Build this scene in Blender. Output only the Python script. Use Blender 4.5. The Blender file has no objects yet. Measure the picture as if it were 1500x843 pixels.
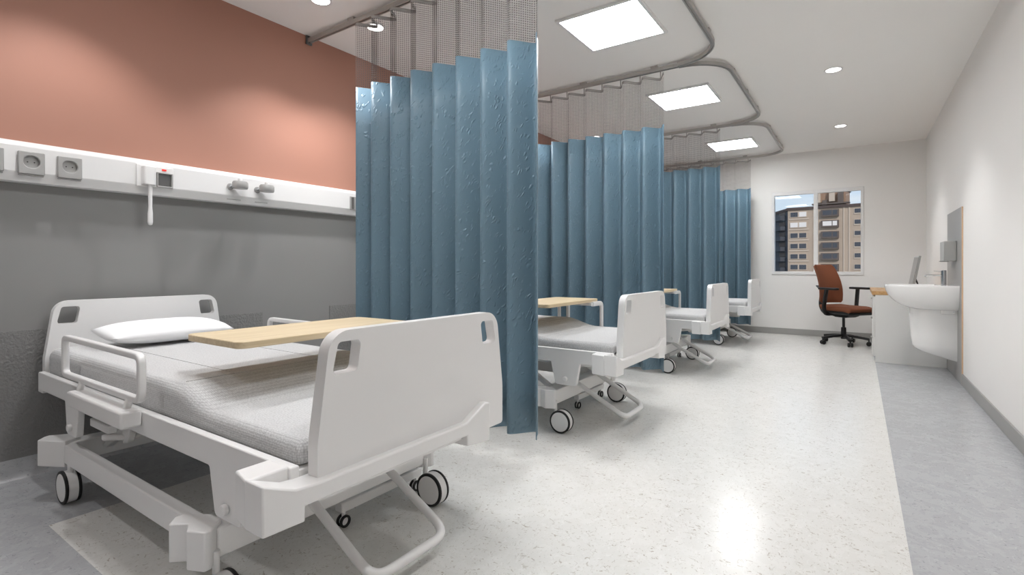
import bpy, bmesh, math, random
from mathutils import Vector, Matrix
PI = math.pi
random.seed(7)
sc = bpy.context.scene
C = sc.collection

# ------------------------------------------------------------------ camera
CAM_H = 1.07
YAW = math.radians(34.233)
cam_d = bpy.data.cameras.new('camera')
cam = bpy.data.objects.new('camera', cam_d); C.objects.link(cam)
cam.location = (0, 0, CAM_H)
cam.rotation_euler = (PI/2, 0, YAW)
cam_d.sensor_fit = 'HORIZONTAL'; cam_d.sensor_width = 36.0
cam_d.lens = 36.0*745.09/1500
cam_d.shift_y = -(421.5-391.0)/1500
cam_d.clip_start = 0.02; cam_d.clip_end = 600
sc.camera = cam
# ------------------------------------------------------------------ view
vs = sc.view_settings
vs.view_transform = 'Standard'; vs.look = 'None'; vs.gamma = 1.0; vs.use_curve_mapping = False
vs.exposure = 1.08
# the white room lives on its bounced light
sc.cycles.max_bounces = 14; sc.cycles.diffuse_bounces = 9; sc.cycles.transparent_max_bounces = 24

# ------------------------------------------------------------------ world: pale blue sky with soft cloud
w = bpy.data.worlds.new('sky'); sc.world = w; w.use_nodes = True
nt = w.node_tree; nt.nodes.clear()
def N(nt, t, **k):
    n = nt.nodes.new(t)
    for a, b in k.items(): setattr(n, a, b)
    return n
tc = N(nt, 'ShaderNodeTexCoord'); sep = N(nt, 'ShaderNodeSeparateXYZ')
nt.links.new(tc.outputs['Generated'], sep.inputs[0])
gr = N(nt, 'ShaderNodeValToRGB')
gr.color_ramp.elements[0].position = 0.0; gr.color_ramp.elements[0].color = (.66, .76, .86, 1)
gr.color_ramp.elements[1].position = 0.6; gr.color_ramp.elements[1].color = (.34, .52, .78, 1)
nt.links.new(sep.outputs['Z'], gr.inputs[0])
mp = N(nt, 'ShaderNodeMapping'); mp.inputs['Scale'].default_value = (7, 7, 24)
nt.links.new(tc.outputs['Generated'], mp.inputs[0])
no = N(nt, 'ShaderNodeTexNoise'); no.inputs['Scale'].default_value = 1.0; no.inputs['Detail'].default_value = 5
nt.links.new(mp.outputs[0], no.inputs[0])
cr = N(nt, 'ShaderNodeValToRGB'); cr.color_ramp.elements[0].position = .5; cr.color_ramp.elements[1].position = .72
nt.links.new(no.outputs[0], cr.inputs[0])
mx = N(nt, 'ShaderNodeMix', data_type='RGBA')
nt.links.new(cr.outputs[0], mx.inputs[0]); nt.links.new(gr.outputs[0], mx.inputs[6]); mx.inputs[7].default_value = (.84, .85, .87, 1)
bg = N(nt, 'ShaderNodeBackground'); bg.inputs[1].default_value = .52
nt.links.new(mx.outputs[2], bg.inputs[0])
ow = N(nt, 'ShaderNodeOutputWorld'); nt.links.new(bg.outputs[0], ow.inputs[0])

# ------------------------------------------------------------------ sun (outdoors only: it shines on the far building)
sd = bpy.data.lights.new('sun', 'SUN'); sd.energy = 1.25; sd.angle = .02; sd.color = (1, .95, .88)
so = bpy.data.objects.new('sun', sd); C.objects.link(so)
so.rotation_euler = Vector((-.55, .75, -.65)).to_track_quat('-Z', 'Y').to_euler()
PANEL_W = 13.0          # radiance of the ceiling light panels
SPOT_W = 23.0           # power of each downlight over the bed heads
AISLE_W = 23.0          # power of each downlight over the aisle

# ------------------------------------------------------------------ helpers
def lin(c):
    return tuple(((v/255)/12.92 if v/255 <= .04045 else ((v/255+.055)/1.055)**2.4) for v in c)
MATS = {}
def mat(name, rgb, rough=.5, metal=0., spec=.5, bump=None, var=None, coat=0, sheen=0, emit=0):
    m = bpy.data.materials.new(name); m.use_nodes = True
    nt = m.node_tree; p = nt.nodes['Principled BSDF']
    c = lin(rgb)
    p.inputs['Base Color'].default_value = (*c, 1); p.inputs['Roughness'].default_value = rough
    p.inputs['Metallic'].default_value = metal; p.inputs['Specular IOR Level'].default_value = spec
    if coat: p.inputs['Coat Weight'].default_value = coat; p.inputs['Coat Roughness'].default_value = .1
    if sheen: p.inputs['Sheen Weight'].default_value = sheen
    if emit:
        p.inputs['Emission Color'].default_value = (*c, 1); p.inputs['Emission Strength'].default_value = emit
    t = N(nt, 'ShaderNodeTexCoord')
    if var:          # (noise scale, amount)
        n = N(nt, 'ShaderNodeTexNoise'); n.inputs['Scale'].default_value = var[0]; n.inputs['Detail'].default_value = 4
        nt.links.new(t.outputs['Object'], n.inputs[0])
        r = N(nt, 'ShaderNodeMapRange'); r.inputs[3].default_value = 1-var[1]; r.inputs[4].default_value = 1+var[1]
        nt.links.new(n.outputs[0], r.inputs[0])
        v = N(nt, 'ShaderNodeVectorMath', operation='SCALE'); v.inputs[0].default_value = c
        nt.links.new(r.outputs[0], v.inputs['Scale']); nt.links.new(v.outputs[0], p.inputs['Base Color'])
    if bump:         # (noise scale, strength, distance)
        n = N(nt, 'ShaderNodeTexNoise'); n.inputs['Scale'].default_value = bump[0]; n.inputs['Detail'].default_value = 3
        nt.links.new(t.outputs['Object'], n.inputs[0])
        b = N(nt, 'ShaderNodeBump'); b.inputs['Strength'].default_value = bump[1]; b.inputs['Distance'].default_value = bump[2]
        nt.links.new(n.outputs[0], b.inputs['Height']); nt.links.new(b.outputs[0], p.inputs['Normal'])
    MATS[name] = m
    return m

M_white = mat('white_enamel', (226, 225, 224), .32, var=(3, .015))
M_whiteplastic = mat('white_plastic', (228, 227, 226), .35, var=(4, .012))
M_wallw = mat('white_wall_paint', (234, 232, 229), .75, var=(1.5, .012), bump=(180, .05, .001))
M_ceil = mat('ceiling_paint', (238, 236, 233), .85, var=(1.2, .01))
M_orange = mat('terracotta_paint', (170, 122, 104), .6, var=(1.5, .02), bump=(160, .05, .001))
M_grey = mat('grey_wall_paint', (134, 133, 132), .6, var=(1.5, .02))
M_greytex = mat('grey_embossed_panel', (124, 123, 122), .6, bump=(70, .7, .010), var=(60, .08))
M_skirt = mat('grey_skirting', (158, 157, 154), .5, var=(6, .03))
M_chrome = mat('chrome', (205, 207, 210), .12, metal=1, var=(5, .01))
M_alu = mat('brushed_aluminium', (178, 175, 171), .35, metal=.55, var=(30, .04))
M_slot = mat('track_shadow_gap', (46, 42, 40), .6, var=(30, .05))
M_black = mat('black_plastic', (24, 23, 23), .45, var=(20, .05))
M_rubber = mat('black_rubber', (16, 15, 15), .5, var=(20, .05))
M_pillow = mat('white_cotton', (240, 240, 241), .85, bump=(14, .12, .01), var=(6, .01))
M_ceramic = mat('sanitary_ceramic', (236, 235, 233), .08, coat=.3, var=(4, .008))
M_greyplast = mat('grey_socket_plastic', (164, 163, 161), .45, var=(20, .02))
M_greydark = mat('dark_grey_plastic', (92, 91, 90), .3, var=(20, .03))
M_gas = mat('grey_gas_outlet', (158, 157, 155), .35, var=(20, .03))
M_red = mat('red_indicator', (226, 44, 36), .4, emit=.25, var=(20, .02))
M_laminate = mat('grey_laminate_board', (152, 151, 149), .38, var=(5, .02))
M_edge = mat('beech_edge_band', (214, 182, 150), .5, var=(40, .06))
M_cab = mat('white_melamine', (222, 221, 218), .45, var=(4, .012))
M_seat = mat('rust_brown_fabric', (120, 68, 42), .85, bump=(260, .25, .003), var=(40, .05), sheen=.0)
M_mon = mat('grey_metal_casing', (164, 164, 161), .4, var=(10, .02))
M_screen = mat('dark_screen', (20, 21, 24), .12, var=(10, .02))

def wood_mat(name, a, b, scale=(3, 40, 40)):
    m = mat(name, a, .42); nt = m.node_tree; p = nt.nodes['Principled BSDF']
    t = N(nt, 'ShaderNodeTexCoord'); mp = N(nt, 'ShaderNodeMapping'); mp.inputs['Scale'].default_value = scale
    nt.links.new(t.outputs['Object'], mp.inputs[0])
    n = N(nt, 'ShaderNodeTexNoise'); n.inputs['Scale'].default_value = 1; n.inputs['Detail'].default_value = 6; n.inputs['Distortion'].default_value = .6
    nt.links.new(mp.outputs[0], n.inputs[0])
    r = N(nt, 'ShaderNodeValToRGB'); r.color_ramp.elements[0].position = .3; r.color_ramp.elements[1].position = .7
    r.color_ramp.elements[0].color = (*lin(a), 1); r.color_ramp.elements[1].color = (*lin(b), 1)
    nt.links.new(n.outputs[0], r.inputs[0]); nt.links.new(r.outputs[0], p.inputs['Base Color'])
    return m
M_wood = wood_mat('light_oak_top', (204, 184, 148), (224, 206, 174), (60, 3, 60))
M_deskwood = wood_mat('oak_desktop', (176, 132, 82), (206, 166, 114), (45, 3, 60))

def floor_mat(name, base, dark, light, amt, rough):
    m = mat(name, base, rough); nt = m.node_tree; p = nt.nodes['Principled BSDF']
    t = N(nt, 'ShaderNodeTexCoord')
    col = None
    def layer(scale, stretch, th, c, prev, f, seed):
        mp = N(nt, 'ShaderNodeMapping'); mp.inputs['Scale'].default_value = (scale*stretch[0], scale*stretch[1], scale)
        mp.inputs['Location'].default_value = (seed, seed*1.7, seed*.3); mp.inputs['Rotation'].default_value = (0, 0, seed)
        nt.links.new(t.outputs['Object'], mp.inputs[0])
        n = N(nt, 'ShaderNodeTexNoise'); n.inputs['Scale'].default_value = 1; n.inputs['Detail'].default_value = 3; n.inputs['Distortion'].default_value = 1.2
        nt.links.new(mp.outputs[0], n.inputs[0])
        r = N(nt, 'ShaderNodeMapRange'); r.inputs[1].default_value = th; r.inputs[2].default_value = th+.04
        r.inputs[3].default_value = 0; r.inputs[4].default_value = f
        nt.links.new(n.outputs[0], r.inputs[0])
        mxx = N(nt, 'ShaderNodeMix', data_type='RGBA')
        nt.links.new(r.outputs[0], mxx.inputs[0])
        if prev is None: mxx.inputs[6].default_value = (*lin(base), 1)
        else: nt.links.new(prev, mxx.inputs[6])
        mxx.inputs[7].default_value = (*lin(c), 1)
        return mxx.outputs[2]
    col = layer(9, (1, 1), .5, light, None, .35, 3.1)
    col = layer(60, (1, .6), .61, light, col, .9*amt, 1.3)
    col = layer(64, (.6, 1.1), .64, dark, col, amt, 5.2)
    col = layer(90, (1.1, .6), .635, dark, col, .7*amt, 9.4)
    col = layer(34, (.9, .7), .685, dark, col, .6*amt, 2.4)
    nt.links.new(col, p.inputs['Base Color'])
    return m
M_floor = floor_mat('speckled_beige_vinyl', (214, 213, 209), (166, 159, 148), (222, 221, 218), .8, .22)
M_floorg = floor_mat('speckled_grey_vinyl', (170, 171, 173), (142, 143, 145), (184, 185, 187), .7, .26)

def mattress_mat():
    m = mat('white_knit_mattress_cover', (214, 213, 213), .8); nt = m.node_tree; p = nt.nodes['Principled BSDF']
    t = N(nt, 'ShaderNodeTexCoord')
    v = N(nt, 'ShaderNodeTexVoronoi'); v.inputs['Scale'].default_value = 150; v.inputs['Randomness'].default_value = .35
    nt.links.new(t.outputs['Object'], v.inputs[0])
    b = N(nt, 'ShaderNodeBump'); b.inputs['Strength'].default_value = .28; b.inputs['Distance'].default_value = .003; b.invert = True
    nt.links.new(v.outputs[0], b.inputs['Height']); nt.links.new(b.outputs[0], p.inputs['Normal'])
    r = N(nt, 'ShaderNodeValToRGB'); r.color_ramp.elements[0].position = .15; r.color_ramp.elements[1].position = .75
    r.color_ramp.elements[0].color = (*lin((208, 208, 208)), 1); r.color_ramp.elements[1].color = (*lin((168, 168, 168)), 1)
    nt.links.new(v.outputs[0], r.inputs[0]); nt.links.new(r.outputs[0], p.inputs['Base Color'])
    return m
M_mattress = mattress_mat()

def curtain_mat(name, rgb):
    m = mat(name, rgb, .46, spec=.45); nt = m.node_tree; p = nt.nodes['Principled BSDF']
    uv = N(nt, 'ShaderNodeUVMap'); uv.uv_map = 'UVMap'
    mp = N(nt, 'ShaderNodeMapping'); mp.inputs['Scale'].default_value = (1, 1, 1); mp.inputs['Rotation'].default_value = (0, 0, .5)
    nt.links.new(uv.outputs[0], mp.inputs[0])
    n1 = N(nt, 'ShaderNodeTexNoise'); n1.inputs['Scale'].default_value = 14; n1.inputs['Detail'].default_value = 2
    nt.links.new(mp.outputs[0], n1.inputs[0])
    mixv = N(nt, 'ShaderNodeMix', data_type='VECTOR'); mixv.inputs[0].default_value = .05
    nt.links.new(mp.outputs[0], mixv.inputs[4]); nt.links.new(n1.outputs['Color'], mixv.inputs[5])
    s = N(nt, 'ShaderNodeMapping'); s.inputs['Scale'].default_value = (66, 27, 1)
    nt.links.new(mixv.outputs[1], s.inputs[0])
    v = N(nt, 'ShaderNodeTexVoronoi'); v.inputs['Scale'].default_value = 1; v.inputs['Randomness'].default_value = .9
    nt.links.new(s.outputs[0], v.inputs[0])
    r = N(nt, 'ShaderNodeMapRange'); r.inputs[1].default_value = .18; r.inputs[2].default_value = .42; r.inputs[3].default_value = 1; r.inputs[4].default_value = 0
    nt.links.new(v.outputs[0], r.inputs[0])
    # leaf clusters: only where a coarse cell mask is on
    v2 = N(nt, 'ShaderNodeTexVoronoi'); v2.inputs['Scale'].default_value = 13; v2.inputs['Randomness'].default_value = .5
    nt.links.new(mp.outputs[0], v2.inputs[0])
    r2 = N(nt, 'ShaderNodeMapRange'); r2.inputs[1].default_value = .45; r2.inputs[2].default_value = .65; r2.inputs[3].default_value = 1; r2.inputs[4].default_value = .15
    nt.links.new(v2.outputs[0], r2.inputs[0])
    mul = N(nt, 'ShaderNodeMath', operation='MULTIPLY'); nt.links.new(r.outputs[0], mul.inputs[0]); nt.links.new(r2.outputs[0], mul.inputs[1])
    b = N(nt, 'ShaderNodeBump'); b.inputs['Strength'].default_value = .75; b.inputs['Distance'].default_value = .005
    nt.links.new(mul.outputs[0], b.inputs['Height']); nt.links.new(b.outputs[0], p.inputs['Normal'])
    c = lin(rgb)
    mxx = N(nt, 'ShaderNodeMix', data_type='RGBA'); mxx.inputs[6].default_value = (*c, 1); mxx.inputs[7].default_value = (*[min(1, k*1.14) for k in c], 1)
    nt.links.new(mul.outputs[0], mxx.inputs[0]); nt.links.new(mxx.outputs[2], p.inputs['Base Color'])
    return m
M_curtain = curtain_mat('embossed_blue_curtain', (101, 126, 141))

def net_mat():
    m = bpy.data.materials.new('curtain_netting'); m.use_nodes = True; nt = m.node_tree; nt.nodes.clear()
    uv = N(nt, 'ShaderNodeUVMap'); uv.uv_map = 'UVMap'; sp = N(nt, 'ShaderNodeSeparateXYZ'); nt.links.new(uv.outputs[0], sp.inputs[0])
    def M(op, a, b=None):
        n = N(nt, 'ShaderNodeMath', operation=op)
        for i, q in enumerate((a, b)):
            if q is None: continue
            if isinstance(q, (int, float)): n.inputs[i].default_value = q
            else: nt.links.new(q, n.inputs[i])
        return n.outputs[0]
    k = 2*PI/.026
    a = M('SINE', M('MULTIPLY', M('ADD', sp.outputs[0], sp.outputs[1]), k))
    b = M('SINE', M('MULTIPLY', M('SUBTRACT', sp.outputs[0], sp.outputs[1]), k))
    ab = M('MULTIPLY', a, b)
    hole = M('GREATER_THAN', ab, -.40)            # open cells of the net
    tr = N(nt, 'ShaderNodeBsdfTransparent'); tr.inputs[0].default_value = (.96, .955, .95, 1)
    p = N(nt, 'ShaderNodeBsdfPrincipled'); p.inputs['Base Color'].default_value = (*lin((96, 92, 90)), 1); p.inputs['Roughness'].default_value = .8
    mxs = N(nt, 'ShaderNodeMixShader'); nt.links.new(hole, mxs.inputs[0]); nt.links.new(p.outputs[0], mxs.inputs[1]); nt.links.new(tr.outputs[0], mxs.inputs[2])
    o = N(nt, 'ShaderNodeOutputMaterial'); nt.links.new(mxs.outputs[0], o.inputs[0])
    return m
M_net = net_mat()
M_tape = mat('grey_heading_tape', (172, 168, 165), .8, var=(40, .03))

def glass_mat():
    m = bpy.data.materials.new('window_glass'); m.use_nodes = True; nt = m.node_tree; nt.nodes.clear()
    tr = N(nt, 'ShaderNodeBsdfTransparent'); tr.inputs[0].default_value = (.97, .98, .98, 1)
    g = N(nt, 'ShaderNodeBsdfGlossy'); g.inputs['Roughness'].default_value = .02
    l = N(nt, 'ShaderNodeFresnel'); l.inputs[0].default_value = 1.3
    ms = N(nt, 'ShaderNodeMixShader'); nt.links.new(l.outputs[0], ms.inputs[0]); nt.links.new(tr.outputs[0], ms.inputs[1]); nt.links.new(g.outputs[0], ms.inputs[2])
    o = N(nt, 'ShaderNodeOutputMaterial'); nt.links.new(ms.outputs[0], o.inputs[0])
    return m
M_glass = glass_mat()
def emit_mat(name, rgb, s):
    m = bpy.data.materials.new(name); m.use_nodes = True; nt = m.node_tree; nt.nodes.clear()
    e = N(nt, 'ShaderNodeEmission'); e.inputs[0].default_value = (*rgb, 1); e.inputs[1].default_value = s
    o = N(nt, 'ShaderNodeOutputMaterial'); nt.links.new(e.outputs[0], o.inputs[0])
    return m
M_panel = emit_mat('light_panel_diffuser', (.975, .988, 1), PANEL_W)
M_lens = emit_mat('downlight_lens', (1, .98, .96), 6.0)

# ---- mesh builders -------------------------------------------------------
def nb(): return bmesh.new()
def box(bm, x0, x1, y0, y1, z0, z1):
    v = [bm.verts.new((x, y, z)) for x in (x0, x1) for y in (y0, y1) for z in (z0, z1)]
    for f in ((0,1,3,2),(4,6,7,5),(0,4,5,1),(2,3,7,6),(0,2,6,4),(1,5,7,3)): bm.faces.new([v[i] for i in f])
    return v
def prism(bm, pts, axis, a, b):
    """polygon pts extruded along axis from a to b; pts are the other two coordinates in xyz order"""
    def P(p, t):
        q = list(p); q.insert('xyz'.index(axis), t); return q
    A = [bm.verts.new(P(p, a)) for p in pts]; B = [bm.verts.new(P(p, b)) for p in pts]
    n = len(pts)
    fs = [bm.faces.new(A), bm.faces.new(B[::-1])]
    for i in range(n): fs.append(bm.faces.new((A[i], B[i], B[(i+1) % n], A[(i+1) % n])))
    bmesh.ops.recalc_face_normals(bm, faces=fs)
    return fs
def plate(bm, outer, holes, axis, a, b):
    """flat plate with holes, extruded"""
    def P(p, t):
        q = list(p); q.insert('xyz'.index(axis), t); return q
    es = []
    for loop in [outer]+holes:
        vs_ = [bm.verts.new(P(p, a)) for p in loop]
        es += [bm.edges.new((vs_[i], vs_[(i+1) % len(vs_)])) for i in range(len(vs_))]
    r = bmesh.ops.triangle_fill(bm, edges=es, use_beauty=True, use_dissolve=False)
    fs = [g for g in r['geom'] if isinstance(g, bmesh.types.BMFace)]
    ex = bmesh.ops.extrude_face_region(bm, geom=fs)
    d = [0, 0, 0]; d['xyz'.index(axis)] = b-a
    bmesh.ops.translate(bm, verts=[g for g in ex['geom'] if isinstance(g, bmesh.types.BMVert)], vec=d)
    bmesh.ops.recalc_face_normals(bm, faces=bm.faces[:])
def rpoly(pts, r, seg=5):
    """round the corners of a polygon; r is one radius or a list"""
    out = []; n = len(pts)
    for i, p in enumerate(pts):
        ri = r[i] if isinstance(r, (list, tuple)) else r
        p = Vector(p); a = Vector(pts[i-1])-p; b = Vector(pts[(i+1) % n])-p
        if ri <= 0: out.append(tuple(p)); continue
        a.normalize(); b.normalize()
        ang = a.angle(b); d = ri/math.tan(ang/2)
        cen = p+(a+b).normalized()*(ri/math.sin(ang/2))
        s = p+a*d-cen; e = p+b*d-cen
        a0 = math.atan2(s.y, s.x); a1 = math.atan2(e.y, e.x); da = (a1-a0+PI) % (2*PI)-PI
        for k in range(seg+1):
            t = a0+da*k/seg; out.append((cen.x+ri*math.cos(t), cen.y+ri*math.sin(t)))
    return out
def sweep(bm, path, prof, closed=False, up=(0, 0, 1)):
    """sweep a closed 2D profile (side, up) along a 3D path"""
    path = [Vector(p) for p in path]; n = len(path); up = Vector(up); rings = []
    for i, p in enumerate(path):
        if closed: a = (p-path[i-1]).normalized(); b = (path[(i+1) % n]-p).normalized()
        else:
            a = (p-path[max(i-1, 0)]); b = (path[min(i+1, n-1)]-p)
            a = a.normalized() if a.length > 1e-9 else b.normalized(); b = b.normalized() if b.length > 1e-9 else a
        t = (a+b).normalized()
        s = t.cross(up)
        if s.length < 1e-4: s = t.cross(Vector((1, 0, 0)))
        s.normalize(); u = s.cross(t).normalized()
        k = 1/max(.35, math.sqrt(max(0, (1+a.dot(b))/2)))
        rings.append([bm.verts.new(p+s*(q[0]*k)+u*(q[1])) for q in prof])
    m = len(prof); fs = []
    for i in range(n if closed else n-1):
        A = rings[i]; B = rings[(i+1) % n]
        for j in range(m): fs.append(bm.faces.new((A[j], A[(j+1) % m], B[(j+1) % m], B[j])))
    if not closed: fs.append(bm.faces.new(rings[0][::-1])); fs.append(bm.faces.new(rings[-1]))
    bmesh.ops.recalc_face_normals(bm, faces=fs)
def circ(r, n=12): return [(r*math.cos(2*PI*i/n), r*math.sin(2*PI*i/n)) for i in range(n)]
def rrect(w, h, r, seg=3): return rpoly([(-w/2, -h/2), (w/2, -h/2), (w/2, h/2), (-w/2, h/2)], r, seg)
def arc3(path, r, seg=6):
    """round the corners of an open 3D path"""
    path = [Vector(p) for p in path]; out = [path[0]]
    for i in range(1, len(path)-1):
        p = path[i]; a = (path[i-1]-p); b = (path[i+1]-p); d = min(r, a.length*.49, b.length*.49)
        A = p+a.normalized()*d; B = p+b.normalized()*d
        for k in range(seg+1):
            t = k/seg; out.append((1-t)**2*A+2*t*(1-t)*p+t*t*B)
    out.append(path[-1]); return out
def arc3c(path, r, seg=5):
    """round the corners of a closed 3D path"""
    path = [Vector(p) for p in path]; out = []; n = len(path)
    for i in range(n):
        p = path[i]; a = (path[i-1]-p); b = (path[(i+1) % n]-p); A = p+a.normalized()*r; B = p+b.normalized()*r
        for k in range(seg+1):
            t = k/seg; out.append((1-t)**2*A+2*t*(1-t)*p+t*t*B)
    return out
def tube(bm, path, r, n=10, closed=False, up=(0, 0, 1)): sweep(bm, path, circ(r, n), closed, up)
def cyl(bm, p0, p1, r0, r1=None, n=20):
    r1 = r0 if r1 is None else r1
    p0 = Vector(p0); p1 = Vector(p1); t = (p1-p0).normalized(); s = t.cross(Vector((0, 0, 1)))
    if s.length < 1e-3: s = Vector((1, 0, 0))
    s.normalize(); u = s.cross(t)
    A = [bm.verts.new(p0+(s*math.cos(2*PI*i/n)+u*math.sin(2*PI*i/n))*r0) for i in range(n)]
    B = [bm.verts.new(p1+(s*math.cos(2*PI*i/n)+u*math.sin(2*PI*i/n))*r1) for i in range(n)]
    fs = [bm.faces.new(A), bm.faces.new(B[::-1])]+[bm.faces.new((A[i], B[i], B[(i+1) % n], A[(i+1) % n])) for i in range(n)]
    bmesh.ops.recalc_face_normals(bm, faces=fs)
def ring(bm, c, axis, r0, r1, w, n=28):
    """flat annulus of width w, along axis"""
    ax = 'xyz'.index(axis); o = [i for i in range(3) if i != ax]; R = []
    for (r, h) in ((r1, -w/2), (r1, w/2), (r0, w/2), (r0, -w/2)):
        L = []
        for i in range(n):
            q = list(c); q[ax] += h; q[o[0]] += r*math.cos(2*PI*i/n); q[o[1]] += r*math.sin(2*PI*i/n); L.append(bm.verts.new(q))
        R.append(L)
    fs = []
    for k in range(4):
        A = R[k]; B = R[(k+1) % 4]
        for i in range(n): fs.append(bm.faces.new((A[i], A[(i+1) % n], B[(i+1) % n], B[i])))
    bmesh.ops.recalc_face_normals(bm, faces=fs)
def grid(bm, rows, closeu=False):
    V = [[bm.verts.new(p) for p in r] for r in rows]; fs = []
    for i in range(len(V)-1):
        m = len(V[i])
        for j in range(m if closeu else m-1):
            fs.append(bm.faces.new((V[i][j], V[i][(j+1) % m], V[i+1][(j+1) % m], V[i+1][j])))
    return V, fs

def obj(name, bm, m, parent=None, origin=(0, 0, 0), bevel=0, seg=2, smooth=35, label=None, subd=0):
    if any(origin): bmesh.ops.translate(bm, verts=bm.verts[:], vec=[-k for k in origin])
    me = bpy.data.meshes.new(name); bm.to_mesh(me); bm.free()
    ms = m if isinstance(m, (list, tuple)) else [m]
    for k in ms: me.materials.append(k)
    o = bpy.data.objects.new(name, me); C.objects.link(o)
    if smooth:
        me.shade_smooth(); me.set_sharp_from_angle(angle=math.radians(smooth))
    if bevel:
        b = o.modifiers.new('bevel', 'BEVEL'); b.width = bevel; b.segments = seg; b.limit_method = 'ANGLE'; b.angle_limit = math.radians(40); b.use_clamp_overlap = True
        b.harden_normals = False
    if subd:
        s = o.modifiers.new('sub', 'SUBSURF'); s.levels = subd; s.render_levels = subd
    if parent: o.parent = parent
    elif any(origin): o.location = origin
    if label: o['label'] = label
    return o
def thing(name, label, cat, loc=(0, 0, 0), rz=0, group=None):
    o = bpy.data.objects.new(name, None); C.objects.link(o); o.empty_display_size = .1
    o.location = loc; o.rotation_euler = (0, 0, rz); o['label'] = label; o['category'] = cat
    if group: o['group'] = group
    return o
def tag(o, label, cat, group=None):
    o['label'] = label; o['category'] = cat
    if group: o['group'] = group
    return o
def struct(name, bm, m, parent=None, **k):
    o = obj(name, bm, m, parent, **k)
    o['kind'] = 'structure'
    return o
def copy_tree(o, parent=None):
    c = o.copy(); C.objects.link(c); c.parent = parent
    for ch in o.children: copy_tree(ch, c)
    return c
def dup(root, loc, label, rz=None):
    r = copy_tree(root); r.location = loc; r['label'] = label
    if rz is not None: r.rotation_euler.z = rz
    return r

# ------------------------------------------------------------------ the room
XL, XR, YB, YF, H = -3.52, .785, -2.3, 9.1, 2.855
RAIL0, RAIL1 = 1.495, 1.70
bm = nb(); box(bm, -2.765, .158, .66, YF, -.1, 0); struct('floor', bm, M_floor, smooth=0)
bm = nb(); box(bm, XL, -2.765, .66, YF, -.1, 0); struct('floor_border_left', bm, M_floorg, smooth=0)
bm = nb(); box(bm, .158, XR, .66, YF, -.1, 0); struct('floor_border_right', bm, M_floorg, smooth=0)
bm = nb(); box(bm, XL, XR, YB, .66, -.1, 0); struct('floor_border_near', bm, M_floorg, smooth=0)
bm = nb(); box(bm, XL-.2, XR+.2, YB-.2, YF+.25, H, H+.2); struct('ceiling', bm, M_ceil, smooth=0)
bm = nb(); box(bm, XR, XR+.2, YB-.2, YF+.25, -.1, H); struct('wall_right', bm, M_wallw, smooth=0)
bm = nb(); box(bm, XL-.2, XL, YB-.2, YF+.25, 1.6, H)
wl = struct('wall_left', bm, M_orange, smooth=0)
bm = nb(); box(bm, XL-.2, XL, YB-.2, YF+.25, -.1, 1.6); struct('wall_left_lower', bm, M_grey, smooth=0)
bm = nb(); box(bm, XL, XR, YB-.2, YB, -.1, H); struct('wall_near', bm, M_wallw, smooth=0)
# far wall around the window opening
WX0, WX1, WZ0, WZ1 = -1.125, .048, .965, 2.235
bm = nb()
box(bm, XL, WX0, YF, YF+.25, -.1, H); box(bm, WX1, XR, YF, YF+.25, -.1, H)
box(bm, WX0, WX1, YF, YF+.25, -.1, WZ0); box(bm, WX0, WX1, YF, YF+.25, WZ1, H)
struct('wall_far', bm, M_wallw, smooth=0)
# window: frame, mullion, two panes, sill bead
bm = nb()
plate(bm, [(WX0-.02, WZ0-.02), (WX1+.02, WZ0-.02), (WX1+.02, WZ1+.02), (WX0-.02, WZ1+.02)],
      [[(-1.108, .995), (-.566, .995), (-.566, 2.2), (-1.108, 2.2)], [(-.512, .995), (.032, .995), (.032, 2.2), (-.512, 2.2)]], 'y', YF-.012, YF+.05)
win = struct('window_1', bm, M_whiteplastic, bevel=.004)
for a, b in ((-1.108, -.566), (-.512, .032)):
    bm = nb(); box(bm, a-.004, b+.004, YF+.018, YF+.024, .99, 2.205); obj('pane', bm, M_glass, win, smooth=0)
# skirting
bm = nb(); box(bm, XL, XR, YF-.012, YF, 0, .095); struct('baseboard_far', bm, M_skirt, bevel=.003)
bm = nb(); box(bm, XR-.012, XR, YB, 6.088, 0, .1); struct('baseboard_right', bm, M_skirt, bevel=.003)
bm = nb(); box(bm, XR-.012, XR, 6.987, YF-.012, 0, .1); struct('baseboard_right_end', bm, M_skirt, bevel=.003)
bm = nb(); prism(bm, [(XL, 0), (XL+.03, 0), (XL+.014, .012), (XL+.008, .03), (XL+.006, .1), (XL, .1)], 'y', YB, YF-.012)
struct('baseboard_left', bm, M_floorg, smooth=50)
# embossed wall protection sheets
bm = nb(); box(bm, XL, XL+.005, YB, 2.0, .1, .745); struct('trim_1', bm, M_greytex, smooth=0)
bm = nb(); box(bm, XL, XL+.005, 2.56, YF-.02, .1, .755); struct('trim_2', bm, M_greytex, smooth=0)

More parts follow.
